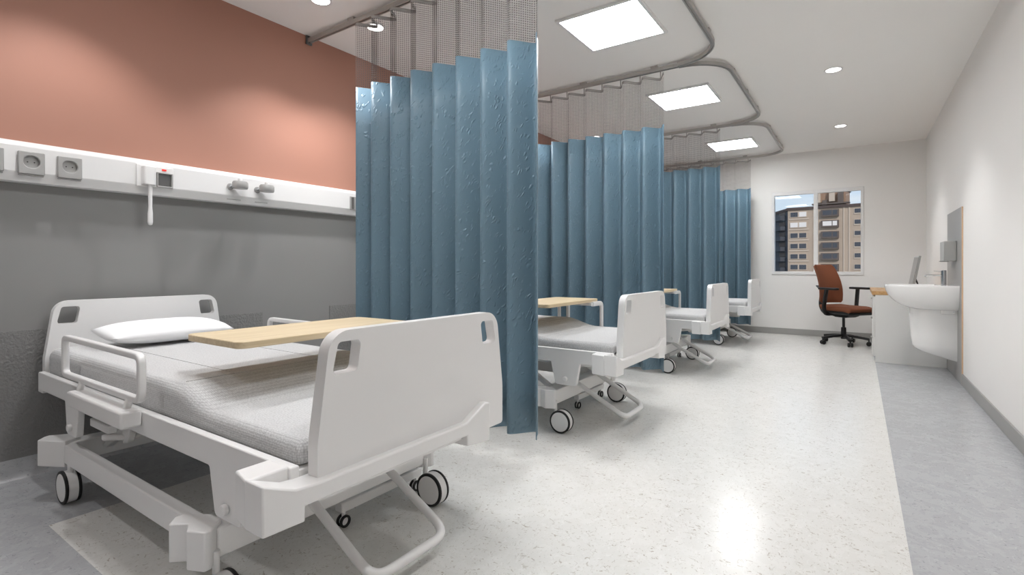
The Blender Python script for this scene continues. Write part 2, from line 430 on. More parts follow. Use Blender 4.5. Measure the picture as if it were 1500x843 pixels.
# ------------------------------------------------------------------ medical rail on the left wall
med = thing('medical_rail', 'long white medical supply rail running along the terracotta and grey wall', 'medical rail', (XL, 3.4, RAIL0))
prof = rpoly([(XL, RAIL0), (XL+.065, RAIL0), (XL+.085, RAIL0+.045), (XL+.085, RAIL1-.025), (XL+.055, RAIL1), (XL, RAIL1)], [0, .006, .01, .012, .02, 0], 4)
bm = nb(); prism(bm, prof, 'y', YB+.02, YF-.02); obj('channel', bm, M_white, med, (XL, 3.4, RAIL0), smooth=45)
bm = nb(); box(bm, XL+.0845, XL+.087, YB+.03, YF-.03, RAIL0+.048, RAIL1-.03); obj('cover_strip', bm, M_white, med, (XL, 3.4, RAIL0), bevel=.002)
RX = XL+.087
def socket(y, label):
    w_, hh = .1, .112; zc = 1.588
    t = thing('power_socket', label, 'socket', (RX, y, zc-hh/2), group='grey power sockets on the medical rail')
    o = (RX, y, zc-hh/2)
    bm = nb()
    hole = [(y+.031*math.cos(2*PI*i/28), zc+.006+.031*math.sin(2*PI*i/28)) for i in range(28)]
    plate(bm, [(y-w_/2, zc-hh/2), (y+w_/2, zc-hh/2), (y+w_/2, zc+hh/2), (y-w_/2, zc+hh/2)], [hole], 'x', RX, RX+.02)
    obj('face_plate', bm, M_greyplast, t, o, bevel=.004)
    bm = nb(); cyl(bm, (RX+.0005, y, zc+.006), (RX+.003, y, zc+.006), .0325, n=28); obj('socket_well', bm, M_greyplast, t, o)
    for s in (-1, 1):
        bm = nb(); cyl(bm, (RX+.002, y+s*.013, zc+.006), (RX+.0042, y+s*.013, zc+.006), .003, n=10); obj('contact_hole', bm, M_black, t, o)
    bm = nb(); box(bm, RX, RX+.012, y-w_/2+.002, y+w_/2-.002, zc-hh/2-.007, zc-hh/2-.001); obj('lower_trim', bm, M_greyplast, t, o, bevel=.002)
socket(.602, 'grey round-well power socket cut off farthest from the nurse call unit')
socket(.752, 'grey round-well power socket, second from the nurse call unit')
socket(.902, 'grey round-well power socket, nearest the nurse call unit')
# nurse call unit with cord
o = (RX, 1.3, 1.53)
t = thing('nurse_call_unit', 'white nurse call unit with grey switch, red light and pull cord', 'call unit', o)
bm = nb(); box(bm, RX, RX+.012, 1.2, 1.392, 1.535, 1.662); obj('back_plate', bm, M_whiteplastic, t, o, bevel=.004)
bm = nb(); prism(bm, rpoly([(RX+.012, 1.222), (RX+.05, 1.228), (RX+.05, 1.285), (RX+.012, 1.292)], [0, .012, .012, 0], 4), 'z', 1.545, 1.652)
obj('plug_body', bm, M_whiteplastic, t, o, bevel=.004)
bm = nb(); plate(bm, [(1.3, 1.54), (1.385, 1.54), (1.385, 1.628), (1.3, 1.628)], [[(1.307, 1.549), (1.377, 1.549), (1.377, 1.621), (1.307, 1.621)]], 'x', RX+.012, RX+.024)
obj('switch_frame', bm, M_greyplast, t, o, bevel=.002)
bm = nb(); prism(bm, [(RX+.012, 1.308), (RX+.02, 1.308), (RX+.016, 1.376), (RX+.012, 1.376)], 'z', 1.55, 1.62); obj('rocker_switch', bm, M_greydark, t, o, bevel=.002)
bm = nb(); box(bm, RX+.012, RX+.016, 1.328, 1.352, 1.64, 1.65); obj('indicator_light', bm, M_red, t, o, bevel=.001)
bm = nb()
rows = []
for z, r in ((1.548, .009), (1.5, .009), (1.45, .0085), (1.42, .008), (1.38, .011), (1.33, .0115), (1.315, .009), (1.311, .003)):
    rows.append([(RX+.03+r*math.cos(2*PI*i/12), 1.262+r*1.2*math.sin(2*PI*i/12), z) for i in range(12)])
V, fs = grid(bm, rows, True); bm.faces.new(V[0]); bm.faces.new(V[-1][::-1]); bmesh.ops.recalc_face_normals(bm, faces=bm.faces[:])
obj('pull_cord', bm, M_whiteplastic, t, o, smooth=60)
# gas outlets
def gas(y, label):
    o = (RX, y, 1.58); z = 1.612
    t = thing('gas_outlet', label, 'gas outlet', o, group='grey gas outlets on the medical rail')
    bm = nb(); cyl(bm, (RX, y-.03, z-.012), (RX+.006, y-.03, z-.012), .022, n=24); obj('wall_flange', bm, M_gas, t, o, bevel=.002)
    bm = nb(); cyl(bm, (RX+.005, y-.03, z-.012), (RX+.045, y-.012, z), .0125, n=16); obj('stem', bm, M_chrome, t, o)
    bm = nb(); rows = []
    cx, cy = RX+.055, y+.008
    for zz, r in ((z-.026, .0), (z-.026, .046), (z-.018, .05), (z+.012, .05), (z+.022, .043), (z+.022, 0)):
        rows.append([(cx+max(r, .0005)*.8*math.cos(2*PI*i/24), cy+max(r, .0005)*math.sin(2*PI*i/24), zz) for i in range(24)])
    V, fs = grid(bm, rows, True); bmesh.ops.recalc_face_normals(bm, faces=fs)
    obj('dial_body', bm, M_gas, t, o, smooth=40)
    bm = nb(); cyl(bm, (cx, cy, z+.02), (cx, cy, z+.04), .014, n=16); obj('release_button', bm, M_whiteplastic, t, o, bevel=.002)
gas(1.762, 'grey gas outlet with round dial, beside the nurse call unit')
gas(1.945, 'grey gas outlet with round dial, farther from the nurse call unit')
for i, y in enumerate((1.762, 1.95)):
    bm = nb(); box(bm, XL+.0755, XL+.0775, y-.045, y+.045, RAIL0+.020, RAIL0+.026); obj('outlet_slot', bm, M_greyplast, med, (XL, 3.4, RAIL0), smooth=0)
# switch box by the curtain
o = (RX, 2.75, 1.54)
t = thing('switch_box', 'dark grey ribbed data socket box at the curtain edge of the rail', 'socket', o)
bm = nb(); box(bm, RX, RX+.01, 2.69, 2.83, 1.535, 1.645); obj('frame', bm, M_greyplast, t, o, bevel=.002)
for k, (a, b, m_) in enumerate(((2.698, 2.728, M_greydark), (2.735, 2.765, M_greyplast), (2.772, 2.802, M_greydark))):
    bm = nb(); prism(bm, [(RX+.01, a), (RX+.022, (a+b)/2), (RX+.01, b)], 'z', 1.542, 1.638); obj('rocker', bm, m_, t, o)

# ------------------------------------------------------------------ ceiling lights
def panel(x, y, label):
    t = thing('ceiling_light_panel', label, 'ceiling light', (x, y, H), group='square recessed ceiling light panels')
    o = (x, y, H); a, b = .312, .288
    sq = lambda q: [(x-q, y-q), (x+q, y-q), (x+q, y+q), (x-q, y+q)]
    bm = nb(); plate(bm, sq(a), [sq(b)], 'z', H-.02, H); obj('frame', bm, M_whiteplastic, t, o, bevel=.002)
    bm = nb(); box(bm, x-b, x+b, y-b, y+b, H-.008, H-.004); obj('diffuser', bm, M_panel, t, o, smooth=0)
panel(-1.5, 1.42, 'square light panel above the bed in the fourth bay from the window wall')
panel(-1.5, 3.525, 'square light panel in the third bay from the window wall')
panel(-1.507, 5.445, 'square light panel in the second bay from the window wall')
panel(-1.508, 7.92, 'square light panel in the bay nearest the window wall')
def downlight(x, y, label, power=SPOT_W):
    o = (x, y, H)
    t = thing('recessed_downlight', label, 'downlight', o, group='small round recessed downlights')
    bm = nb(); ring(bm, (x, y, H-.003), 'z', .058, .075, .006); obj('trim_ring', bm, M_whiteplastic, t, o, bevel=.0015)
    bm = nb(); cyl(bm, (x, y, H-.004), (x, y, H-.001), .0585, n=28); obj('lens', bm, M_lens, t, o)
    l = bpy.data.lights.new('downlight_lamp', 'SPOT'); l.energy = power; l.spot_size = math.radians(104); l.spot_blend = .55
    l.shadow_soft_size = .035; l.color = (.99, .99, 1)
    lo = bpy.data.objects.new('downlight_lamp', l); C.objects.link(lo); lo.parent = t; lo.location = (0, 0, -.03)
for x, y, lab in ((-.185, -1.22, 'round downlight over the open aisle, farthest from the window wall'),
                  (-.185, 1.0, 'round downlight over the open aisle beside the fourth bay from the window'),
                  (-.185, 3.22, 'round downlight over the open aisle beside the third bay from the window'),
                  (-.185, 5.441, 'round downlight over the open aisle before the washbasin'),
                  (-.185, 7.66, 'round downlight over the open aisle near the desk chair'),
                  (-2.97, -.4, 'round downlight over the empty bay farthest from the window wall'),
                  (-2.97, .85, 'round downlight over the fourth bay, away from any curtain'),
                  (-2.97, 2.091, 'round downlight over the fourth bay, beside the curtain track'),
                  (-2.97, 2.557, 'round downlight over the third bay seen through curtain netting'),
                  (-2.97, 4.2, 'round downlight over the third bay close to the second curtain'),
                  (-2.97, 4.75, 'round downlight over the second bay close to the second curtain'),
                  (-2.99, 6.432, 'round downlight over the second bay peeping above a curtain'),
                  (-2.97, 6.95, 'round downlight over the window bay close to the third curtain'),
                  (-2.97, 8.5, 'round downlight over the window bay close to the far wall')):
    downlight(x, y, lab, AISLE_W if x > -1 else SPOT_W)

# ------------------------------------------------------------------ curtain tracks
TY = [.18, 2.37, 4.46, 6.69, 8.86]
TX = -.93; CR = .36; TZ = H-.04
def track_profile(): return [(-.016, -.013), (-.006, -.013), (-.006, -.003), (.006, -.003), (.006, -.013), (.016, -.013), (.016, .018), (-.016, .018)]
bay_names = ['fourth bay from the window wall', 'third bay from the window wall', 'second bay from the window wall', 'bay nearest the window wall']
for i in range(1, 5):
    y = TY[i]; o = (-2.4, y, TZ)
    t = thing('curtain_track', 'straight grey ceiling track of the curtain %s' % ('between fourth and third bay from window wall', 'between third and second bay from window wall', 'between second bay and bay nearest window wall', 'right in front of the window wall')[i-1], 'curtain track', o, group='straight curtain tracks')
    bm = nb(); sweep(bm, [(XL+.012, y, TZ), (TX-CR, y, TZ)], track_profile()); obj('rail', bm, M_alu, t, o, smooth=30)
    bm = nb(); box(bm, XL, XL+.014, y-.026, y+.026, TZ-.028, H); obj('wall_bracket', bm, M_greydark, t, o, bevel=.003)
    for xx in (-3.0, -2.2, -1.5):
        bm = nb(); box(bm, xx-.03, xx+.03, y-.014, y+.014, TZ+.018, H); obj('ceiling_clip', bm, M_alu, t, o, smooth=0)
for i in range(1, 4):
    a, b = TY[i]+.017, TY[i+1]-.017; o = (TX, (a+b)/2, TZ)
    path = [(TX-CR, a, TZ)]
    for k in range(11):
        q = -PI/2+PI/2*k/10; path.append((TX-CR+CR*math.cos(q), a+CR+CR*math.sin(q), TZ))
    for k in range(11):
        q = PI/2*k/10; path.append((TX-CR+CR*math.cos(q), b-CR+CR*math.sin(q), TZ))
    t = thing('curved_curtain_track', 'curved grey ceiling track closing the front of the %s' % bay_names[i], 'curtain track', o, group='curved curtain tracks')
    bm = nb(); sweep(bm, path, track_profile()); obj('rail', bm, M_alu, t, o, smooth=30)
    for yy in (a+CR+.1, (a+b)/2, b-CR-.1):
        bm = nb(); box(bm, TX-.014, TX+.014, yy-.03, yy+.03, TZ+.018, H); obj('ceiling_clip', bm, M_alu, t, o, smooth=0)

# ------------------------------------------------------------------ curtains
def curtain(T, x0, x1, label, zb=.145, zs=2.322, zt=2.775, P=.1875, A=.056):
    o = (x1, T, zb)
    t = thing('cubicle_curtain', label, 'curtain', o, group='blue cubicle curtains')
    n = int((x1-x0)/P*20); pts = []; s = 0
    for i in range(n+1):
        x = x0+(x1-x0)*i/n; ph = 2*PI*((x1-x)/P+.07)
        y = T-A*math.cos(ph)-.008*math.sin(2*ph)
        if pts: s += math.hypot(x-pts[-1][0], y-pts[-1][1])
        pts.append((x, y, s))
    def sheet(name, z0, z1, m, nz, solid, grow=0):
        bm = nb(); uvl = bm.loops.layers.uv.new('UVMap')
        rows = []; 
        for k in range(nz+1):
            z = z0+(z1-z0)*k/nz
            rows.append([bm.verts.new((x, y, z)) for x, y, s in pts])
        for k in range(nz):
            for i in range(n):
                f = bm.faces.new((rows[k][i], rows[k][i+1], rows[k+1][i+1], rows[k+1][i]))
                for lp, (ii, kk) in zip(f.loops, ((i, k), (i+1, k), (i+1, k+1), (i, k+1))):
                    lp[uvl].uv = (pts[ii][2], z0+(z1-z0)*kk/nz)
        ob = obj(name, bm, m, t, o, smooth=180)
        if solid:
            md = ob.modifiers.new('thick', 'SOLIDIFY'); md.thickness = solid; md.offset = 0
        return ob
    sheet('cloth', zb, zs, M_curtain, 8, .003)
    sheet('netting', zs, zt-.02, M_net, 2, 0)
    sheet('heading_tape', zt-.022, zt, M_tape, 1, .003)
    # gliders: one hook at each fold next to the track
    k = 0
    while x1-P*(k+.25) > x0:
        x = x1-P*(k+.25); bm = nb(); box(bm, x-.004, x+.004, T-.004, T+.004, zt-.02, TZ-.004); obj('glider', bm, M_tape, t, o, smooth=0); k += 1
for T, nm, x0, x1 in ((TY[1], 'blue pleated curtain with netting between fourth and third bay from window wall', -2.895, -1.415),
                      (TY[2]+.03, 'blue pleated curtain with netting between third and second bay from window wall', -2.95, -1.408),
                      (TY[3], 'blue pleated curtain with netting between second bay and bay nearest window wall', -2.95, -1.408),
                      (TY[4], 'last blue curtain hanging in front of the far window wall', -2.95, -1.408)):
    curtain(T, x0, x1, nm)

# ------------------------------------------------------------------ hospital bed
BX = -2.25
BO = (BX, 0, 0)
def make_bed(label):
    t = thing('hospital_bed', label, 'hospital bed', (0, 0, 0), group='white hospital beds')
    def add(name, bm, m, bevel=0, parent=None, **k): return obj(name, bm, m, parent or t, BO, bevel=bevel, **k)
    # end boards
    def board(name, x0, x1, lean):
        by = .012 if name == 'footboard' else 0; k = -.012 if name == 'footboard' else 0
        hb, ht = .435+k, .395+k
        outer = rpoly([(by-hb, .445), (by+hb, .445), (by+hb, .60), (by+ht, .893), (by-ht, .893), (by-hb, .60)], [.012, .012, .2, .07, .07, .2], 8)
        holes = []
        for s in (-1, 1):
            h = [(by+s*(.39+k), .774), (by+s*(.305+k), .774), (by+s*(.292+k), .862), (by+s*(.37+k), .862)]
            holes.append(rpoly(h, .014, 4))
        bm = nb(); plate(bm, outer, holes, 'x', x0, x1)
        return add(name, bm, M_white, .009, seg=3)
    board('headboard', -3.45, -3.41, 0)
    board('footboard', -1.225, -1.183, 0)
    # foot rail with its two moulded ends
    prof = [(-.578, .428), (-.465, .424), (-.465, .463), (.18, .463), (.18, .425), (.315, .41), (.315, .555), (.285, .56), (.18, .51), (-.43, .51), (-.49, .515), (-.578, .552)]
    bm = nb(); prism(bm, prof, 'x', -1.235, -1.155); add('foot_rail', bm, M_white, .005)
    bm = nb(); prism(bm, [(-1.325, -.555), (-1.235, -.575), (-1.235, -.46), (-1.325, -.46)], 'z', .424, .546); add('corner_buffer', bm, M_white, .006)
    prof = [(-.448, .43), (.448, .43), (.448, .53), (.40, .53), (.38, .50), (-.38, .50), (-.40, .53), (-.448, .53)]
    bm = nb(); prism(bm, prof, 'x', -3.468, -3.40); add('head_rail', bm, M_white, .005)
    for s in (-1, 1):
        # side frame with hanging lugs
        pl = [(-3.40, .455), (-3.0, .455), (-2.975, .31), (-2.85, .31), (-2.83, .455), (-1.66, .455), (-1.625, .31), (-1.475, .31), (-1.45, .455), (-1.228, .455), (-1.228, .542), (-3.40, .542)]
        pl = rpoly(pl, [0, .01, .02, .02, .01, .01, .02, .02, .01, 0, 0, 0], 3)
        y0 = s*.462; y1 = s*.435
        bm = nb(); prism(bm, pl, 'y', y0, y1); sf = add('side_frame', bm, M_white, .004)
        for x in (-2.912, -1.55):
            bm = nb(); cyl(bm, (x, y0, .35), (x, y0+s*.016, .35), .016, n=16); add('pivot_bolt', bm, M_white, .003, parent=sf)
        # guard rail
        gy = s*.478
        g = nb(); sweep(g, arc3c([(-2.93, gy, .59), (-2.115, gy, .59), (-2.115, gy, .748), (-2.93, gy, .755)], .035), rrect(.024, .026, .006, 3), True, up=(0, s, 0))
        gr_ = add('guard_rail', g, M_white, smooth=50)
        bm = nb(); box(bm, -2.72, -2.15, min(s*.462, s*.53), max(s*.462, s*.53), .49, .552); add('rail_tray', bm, M_white, .008, parent=gr_)
        for x in (-2.70, -2.21):
            bm = nb(); cyl(bm, (x, s*.492, .545), (x, s*.482, .585), .0125, n=14); add('rail_post', bm, M_white, parent=gr_)
        # base beam and bumpers
        bm = nb(); box(bm, -3.02, -1.74, min(s*.466, s*.42), max(s*.466, s*.42), .172, .256); add('base_beam', bm, M_white, .005)
        pf = [(-1.79, -.468), (-1.795, -.50), (-1.757, -.535), (-1.712, -.497), (-1.668, -.522), (-1.612, -.497), (-1.612, -.478), (-1.66, -.425), (-1.72, -.425), (-1.74, -.44)]
        bm = nb(); prism(bm, [(x, y*-s) for x, y in pf], 'z', .156, .275); add('foot_bumper', bm, M_white, .004)
        ph = [(-3.155, -.48), (-3.145, -.50), (-3.105, -.533), (-3.01, -.485), (-2.985, -.466), (-3.01, -.40), (-3.10, -.41)]
        bm = nb(); prism(bm, [(x, y*-s) for x, y in ph], 'z', .156, .275); add('head_bumper', bm, M_white, .004)
    # base cross beams
    bm = nb(); box(bm, -1.72, -1.63, -.45, .45, .17, .262); add('base_crossbeam', bm, M_white, .006)
    bm = nb(); box(bm, -3.07, -2.99, -.45, .45, .17, .262); add('base_crossbeam', bm, M_white, .006)
    # castors
    for x in (-2.967, -1.582):
        for s in (-1, 1):
            y = s*.456; r = .073; xs_ = x-.045 if x > -2 else x+.02
            bm = nb(); cyl(bm, (xs_, y, .2), (xs_, y, .10), .011, n=14); box(bm, min(xs_, x)-.012, max(xs_, x)+.012, y-.007, y+.007, .06, .12)
            ca = add('castor', bm, M_white, .002)
            bm = nb(); cyl(bm, (x, y-.030, r), (x, y+.030, r), .0615, n=36); cyl(bm, (x, y-.018, r), (x, y+.018, r), .0705, n=36)
            add('wheel_hub', bm, M_whiteplastic, .002, parent=ca)
            bm = nb()
            for q in (-1, 1): ring(bm, (x, y+q*.0235, r), 'y', .0605, r, .012, 40)
            add('tyre', bm, M_rubber, .003, parent=ca)
    # lift arms (scissor plates) and cross tubes
    for s in (-1, 1):
        y0, y1 = s*.30, s*.33
        for x0, x1 in ((-1.70, -2.15), (-2.95, -2.45)):
            pl = [(x0-.03, .22), (x0+.03, .22), (x1+.03, .49), (x1-.03, .49)]
            bm = nb(); prism(bm, pl, 'y', y0, y1); add('lift_arm', bm, M_white, .004)
    for x, z, r in ((-2.15, .47, .02), (-2.45, .47, .02)):
        bm = nb(); cyl(bm, (x, -.43, z), (x, .43, z), r, n=16); add('lift_shaft', bm, M_white)
    for x in (-2.9, -2.3, -1.7, -1.36):
        bm = nb(); box(bm, x-.03, x+.03, -.437, .437, .46, .50); add('deck_crossbar', bm, M_white, .004)
    bm = nb(); box(bm, -3.38, -1.24, -.43, .43, .50, .525); add('mattress_deck', bm, M_white, .004)
    # lever arms under the head end
    bm = nb(); prism(bm, [(-2.66, .455), (-2.52, .455), (-2.60, .31), (-2.64, .30), (-2.645, .34)], 'y', -.36, -.33); add('lever_plate', bm, M_white, .004)
    bm = nb(); tube(bm, [(-2.72, -.40, .325), (-2.62, -.345, .33), (-2.62, .30, .33)], .015, 12); add('lever_bar', bm, M_white, smooth=60)
    bm = nb(); box(bm, -2.83, -2.62, -.42, -.385, .36, .395); add('lever_link', bm, M_white, .005)
    # slanted cover plate at the foot
    bm = nb(); prism(bm, [(-1.56, .40), (-1.30, .44), (-1.30, .46), (-1.56, .42)], 'y', -.33, .33); add('foot_cover', bm, M_white, .004)
    # push bar under the foot end
    y0, y1 = -.145, .205
    bm = nb(); tube(bm, arc3([(-1.74, y0, .315), (-1.275, y0, .07), (-1.275, y1, .07), (-1.74, y1, .315)], .07, 8), .0165, 14, up=(0, 0, 1)); add('push_bar', bm, M_white, smooth=60)
    # mattress: head half higher, sloping down to the foot half
    def topz(x):
        u = (x+1.99)/.26
        u = min(1, max(0, u)); u = u*u*(3-2*u)
        return .655-.06*u
    bm = nb(); rows = []
    xs = [-3.400, -3.398, -3.387, -3.37, -3.3]+[-3.3+.05*k for k in range(1, 40)]+[-1.318, -1.27, -1.253, -1.243, -1.241]
    for x in xs:
        e = min(x+3.402, -1.239-x); r = .035
        ins = 0 if e >= r else r-math.sqrt(max(0, r*r-(r-e)**2))
        zt = topz(x)-ins; zb = .526+ins*.6; hw = .427-ins
        rr = min(.045, (zt-zb)/2*.95)
        pr = rpoly([(-hw, zb), (hw, zb), (hw, zt), (-hw, zt)], [.015, .015, rr, rr], 6)
        pr2 = []
        for a, b in pr: pr2.append((x, a, b))
        rows.append(pr2)
    V, fs = grid(bm, rows, True); bm.faces.new(V[0]); bm.faces.new(V[-1][::-1]); bmesh.ops.recalc_face_normals(bm, faces=bm.faces[:])
    ma = add('mattress', bm, M_mattress, smooth=60)
    bm = nb(); tube(bm, [(-2.0, y*.01, .6555) for y in range(-38, 39, 4)], .0022, 6); add('seam', bm, M_mattress, parent=ma, smooth=80)
    bm = nb(); tube(bm, [(-3.2, -.2, .6555), (-2.0, -.2, .6555)], .0018, 6); add('seam', bm, M_mattress, parent=ma, smooth=80)
    bm = nb(); tube(bm, [(-3.2, .2, .6555), (-2.0, .2, .6555)], .0018, 6); add('seam', bm, M_mattress, parent=ma, smooth=80)
    return t
bed = make_bed('')
BY = [1.235, 3.35, 5.575, 7.82]
bed_labels = ['white hospital bed under the visible sockets, in the %s' % bay_names[0], 'white hospital bed in the %s' % bay_names[1],
              'white hospital bed in the %s' % bay_names[2], 'white hospital bed in the %s' % bay_names[3]]
bed.location = (BX, BY[0], 0); bed['label'] = bed_labels[0]
for i in (1, 2, 3): dup(bed, (BX, BY[i], 0), bed_labels[i])

# pillow
def make_pillow():
    bm = nb(); n, m_ = 28, 18; a, b, c = .17, .305, .052; top = []; bot = []
    for i in range(n+1):
        r1 = []; r2 = []
        for j in range(m_+1):
            u = -1+2*i/n; v = -1+2*j/m_
            # pinched rectangle
            e = (1-abs(u)**3.2)**.62*(1-abs(v)**3.0)**.62 if abs(u) < 1 and abs(v) < 1 else 0
            x = a*v*(1-.06*u*u); y = b*u*(1-.05*v*v)
            r1.append((x, y, .058+c*e)); r2.append((x, y, .058-.055*e))
        top.append(r1); bot.append(r2)
    grid(bm, top); grid(bm, bot); bmesh.ops.remove_doubles(bm, verts=bm.verts[:], dist=.0006); bmesh.ops.recalc_face_normals(bm, faces=bm.faces[:])
    return bm
p0 = obj('pillow', make_pillow(), M_pillow, smooth=0); p0.data.shade_smooth()
p0.location = (-3.17, BY[0]+.015, .656); p0.rotation_euler = (0, math.radians(5), 0); p0.location.z += .01
tag(p0, 'white pillow on the bed in the %s' % bay_names[0], 'pillow', 'white pillows')
for i in (1, 2, 3):
    q = p0.copy(); C.objects.link(q); q.location.y = BY[i]+.02; q['label'] = 'white pillow on the bed in the %s' % bay_names[i]

# overbed tables
def make_table():
    t = thing('overbed_table', '', 'overbed table', (0, 0, 0), group='oak-topped overbed tables'); o = (-1.95, 0, 0)
    add = lambda name, bm, m, bevel=0, parent=None, **k: obj(name, bm, m, parent or t, o, bevel=bevel, **k)
    z = .808
    pl = rpoly([(-2.165, -.315), (-1.765, -.315), (-1.765, .515), (-2.165, .515)], .035, 6)
    bm = nb(); prism(bm, pl, 'z', z-.025, z); add('table_top', bm, M_wood, .003)
    for x, ln in ((-1.75, 0), (-2.06, 0)):
        bm = nb(); sweep(bm, arc3([(x, .36, z-.037), (x, .535, z-.037), (x, .535, .09)], .04, 6), rrect(.036, .022, .005, 2), up=(1, 0, 0)); add('post', bm, M_white, smooth=40)
        xb = x
        bm = nb(); box(bm, xb-.022, xb+.022, .08, .54, .068, .108); add('base_arm', bm, M_white, .005)
        for yy in (.105, .515):
            bm = nb(); cyl(bm, (xb, yy, .075), (xb, yy, .045), .008, n=10); cyl(bm, (xb-.008, yy, .025), (xb+.008, yy, .025), .017, n=20)
            ca = add('castor', bm, M_white)
            bm = nb()
            for q in (-1, 1): ring(bm, (xb+q*.011, yy, .025), 'x', .016, .025, .009, 20)
            add('tyre', bm, M_rubber, .001, parent=ca)
    bm = nb(); box(bm, -2.06, -1.75, .50, .54, .07, .105); add('base_bar', bm, M_white, .005)
    bm = nb(); box(bm, -2.06, -1.75, .35, .40, z-.05, z-.026); add('top_support', bm, M_white, .003)
    return t
tb = make_table(); tb.location = (-1.95, BY[0], 0); tb['label'] = 'light oak overbed table across the bed in the %s' % bay_names[0]
for i in (1, 2): dup(tb, (-1.95, BY[i], 0), 'light oak overbed table across the bed in the %s' % bay_names[i])

# ------------------------------------------------------------------ washbasin, panel, dispenser, tap
SX = XR-.011     # face of the splash panel
o = (XR, 6.5, 0)
t = thing('splash_panel', 'tall grey laminate board with beech edge behind the washbasin', 'wall panel', o)
bm = nb(); box(bm, SX, XR-.0005, 6.096, 6.985, .002, 1.615); obj('board', bm, M_laminate, t, o, smooth=0)
bm = nb(); box(bm, SX, XR-.0005, 6.09, 6.096, .002, 1.615); obj('edge_band', bm, M_edge, t, o, smooth=0)
SY = 6.46
o = (SX, SY, .17)
t = thing('washbasin', 'white ceramic wall-hung washbasin with half pedestal shroud', 'washbasin', o)
def dshape(w, d, n=28, back=SX, p=2.6):
    """D plan: straight against the wall, rounded to the front (towards -x)"""
    L = [(back, SY+w/2)]
    for i in range(n+1):
        a = PI/2+PI*i/n; c, s_ = math.cos(a), math.sin(a)
        L.append((back-.1*min(1, d/.3)-(d-.1*min(1, d/.3))*abs(c)**(2/p), SY+w/2*math.copysign(abs(s_)**(2/p), s_)))
    L.append((back, SY-w/2)); return L
bm = nb(); rows = []
lev = [(.65, .26, .22), (.655, .34, .31), (.668, .40, .35), (.69, .445, .40), (.72, .48, .44), (.75, .50, .468), (.79, .52, .495), (.83, .53, .513), (.87, .535, .521), (.884, .534, .521), (.89, .528, .516)]
for z, w_, d in lev: rows.append([(x, y, z) for x, y in dshape(w_, d*1.06)])
def inner(z, w_, d, sh):
    return [(SX-.10-sh+(x-SX)*1.0 if False else x-.0, y, z) for x, y in dshape(w_, d, back=SX-.13)]
for z, w_, d in ((.89, .48, .395), (.88, .465, .385), (.82, .43, .34), (.77, .34, .24), (.75, .2, .14)):
    rows.append([(x, y, z) for x, y in dshape(w_, d, back=SX-.135)])
V, fs = grid(bm, rows, True); bm.faces.new(V[0]); bm.faces.new(V[-1]); bmesh.ops.recalc_face_normals(bm, faces=bm.faces[:])
obj('bowl', bm, M_ceramic, t, o, smooth=50)
bm = nb(); rows = []
for z, w_, d, tip in ((.664, .30, .355, 0), (.62, .285, .355, 0), (.5, .275, .35, 0), (.38, .265, .34, 0), (.30, .26, .33, 0)):
    rows.append([(x, y, z) for x, y in dshape(w_, d, p=2.3)])
low = []
for x, y in dshape(.25, .318, p=2.3): low.append((x, y, .18+(SX-x)*.30))
rows.append(low)
low2 = []
for x, y in dshape(.22, .29, p=2.3): low2.append((x, y, .165+(SX-x)*.30))
rows.append(low2)
V, fs = grid(bm, rows, True); bm.faces.new(V[0]); bm.faces.new(V[-1]); bmesh.ops.recalc_face_normals(bm, faces=bm.faces[:])
obj('pedestal_shroud', bm, M_ceramic, t, o, smooth=50)
bm = nb(); box(bm, SX-.12, SX, SY-.16, SY+.16, .615, .665); obj('fixing_bracket', bm, M_ceramic, t, o, bevel=.008)
bm = nb(); cyl(bm, (SX-.03, SY-.16, .64), (SX-.03, SY-.167, .64), .008, n=12); obj('fixing_bolt', bm, M_chrome, t, o)
o = (SX-.085, SY, .89)
t = thing('basin_tap', 'slim chrome lever mixer tap on the washbasin', 'tap', o)
tx = SX-.085
bm = nb(); cyl(bm, (tx, SY, .8905), (tx, SY, 1.035), .021, n=24); obj('tap_body', bm, M_chrome, t, o, bevel=.002)
bm = nb(); tube(bm, arc3([(tx, SY, .985), (tx-.135, SY, .985), (tx-.142, SY, .972)], .01, 4), .008, 12); obj('spout', bm, M_chrome, t, o, smooth=60)
bm = nb(); tube(bm, [(tx, SY, 1.02), (tx-.075, SY, 1.028)], .0035, 8); obj('lever', bm, M_chrome, t, o, smooth=60)
o = (SX, 6.5, 1.12)
t = thing('soap_dispenser', 'light grey wall dispenser above the washbasin', 'dispenser', o)
bm = nb(); box(bm, SX-.095, SX-.0005, 6.36, 6.63, 1.125, 1.315); obj('housing', bm, M_mon, t, o, bevel=.006)
bm = nb(); box(bm, SX-.115, SX-.05, 6.44, 6.52, 1.117, 1.127); obj('press_lever', bm, M_mon, t, o, bevel=.002)

# ------------------------------------------------------------------ desk
o = (.46, 7.6, 0)
t = thing('desk', 'white desk with oak top standing against the white wall behind the washbasin', 'desk', o)
D0, D1 = 7.0, 8.28
bm = nb(); box(bm, .13, XR-.013, D0-.004, D1, .754, .795); obj('desktop', bm, M_deskwood, t, o, bevel=.002)
bm = nb(); box(bm, .158, XR-.013, D0, D0+.02, .0, .754); obj('end_panel', bm, M_cab, t, o, bevel=.001)
bm = nb(); box(bm, .158, XR-.013, D1-.03, D1-.01, .0, .754); obj('end_panel', bm, M_cab, t, o, bevel=.001)
bm = nb(); box(bm, .16, XR-.013, D0+.02, D0+.45, .06, .745); obj('drawer_carcass', bm, M_cab, t, o, smooth=0)
for z0, z1 in ((.065, .285), (.29, .51), (.515, .735)):
    bm = nb(); box(bm, .137, .157, D0+.006, D0+.448, z0, z1); d = obj('drawer_front', bm, M_cab, t, o, bevel=.002)
    bm = nb(); box(bm, .122, .137, D0+.15, D0+.30, z1-.035, z1-.025); obj('handle', bm, M_alu, d, smooth=0, origin=o)
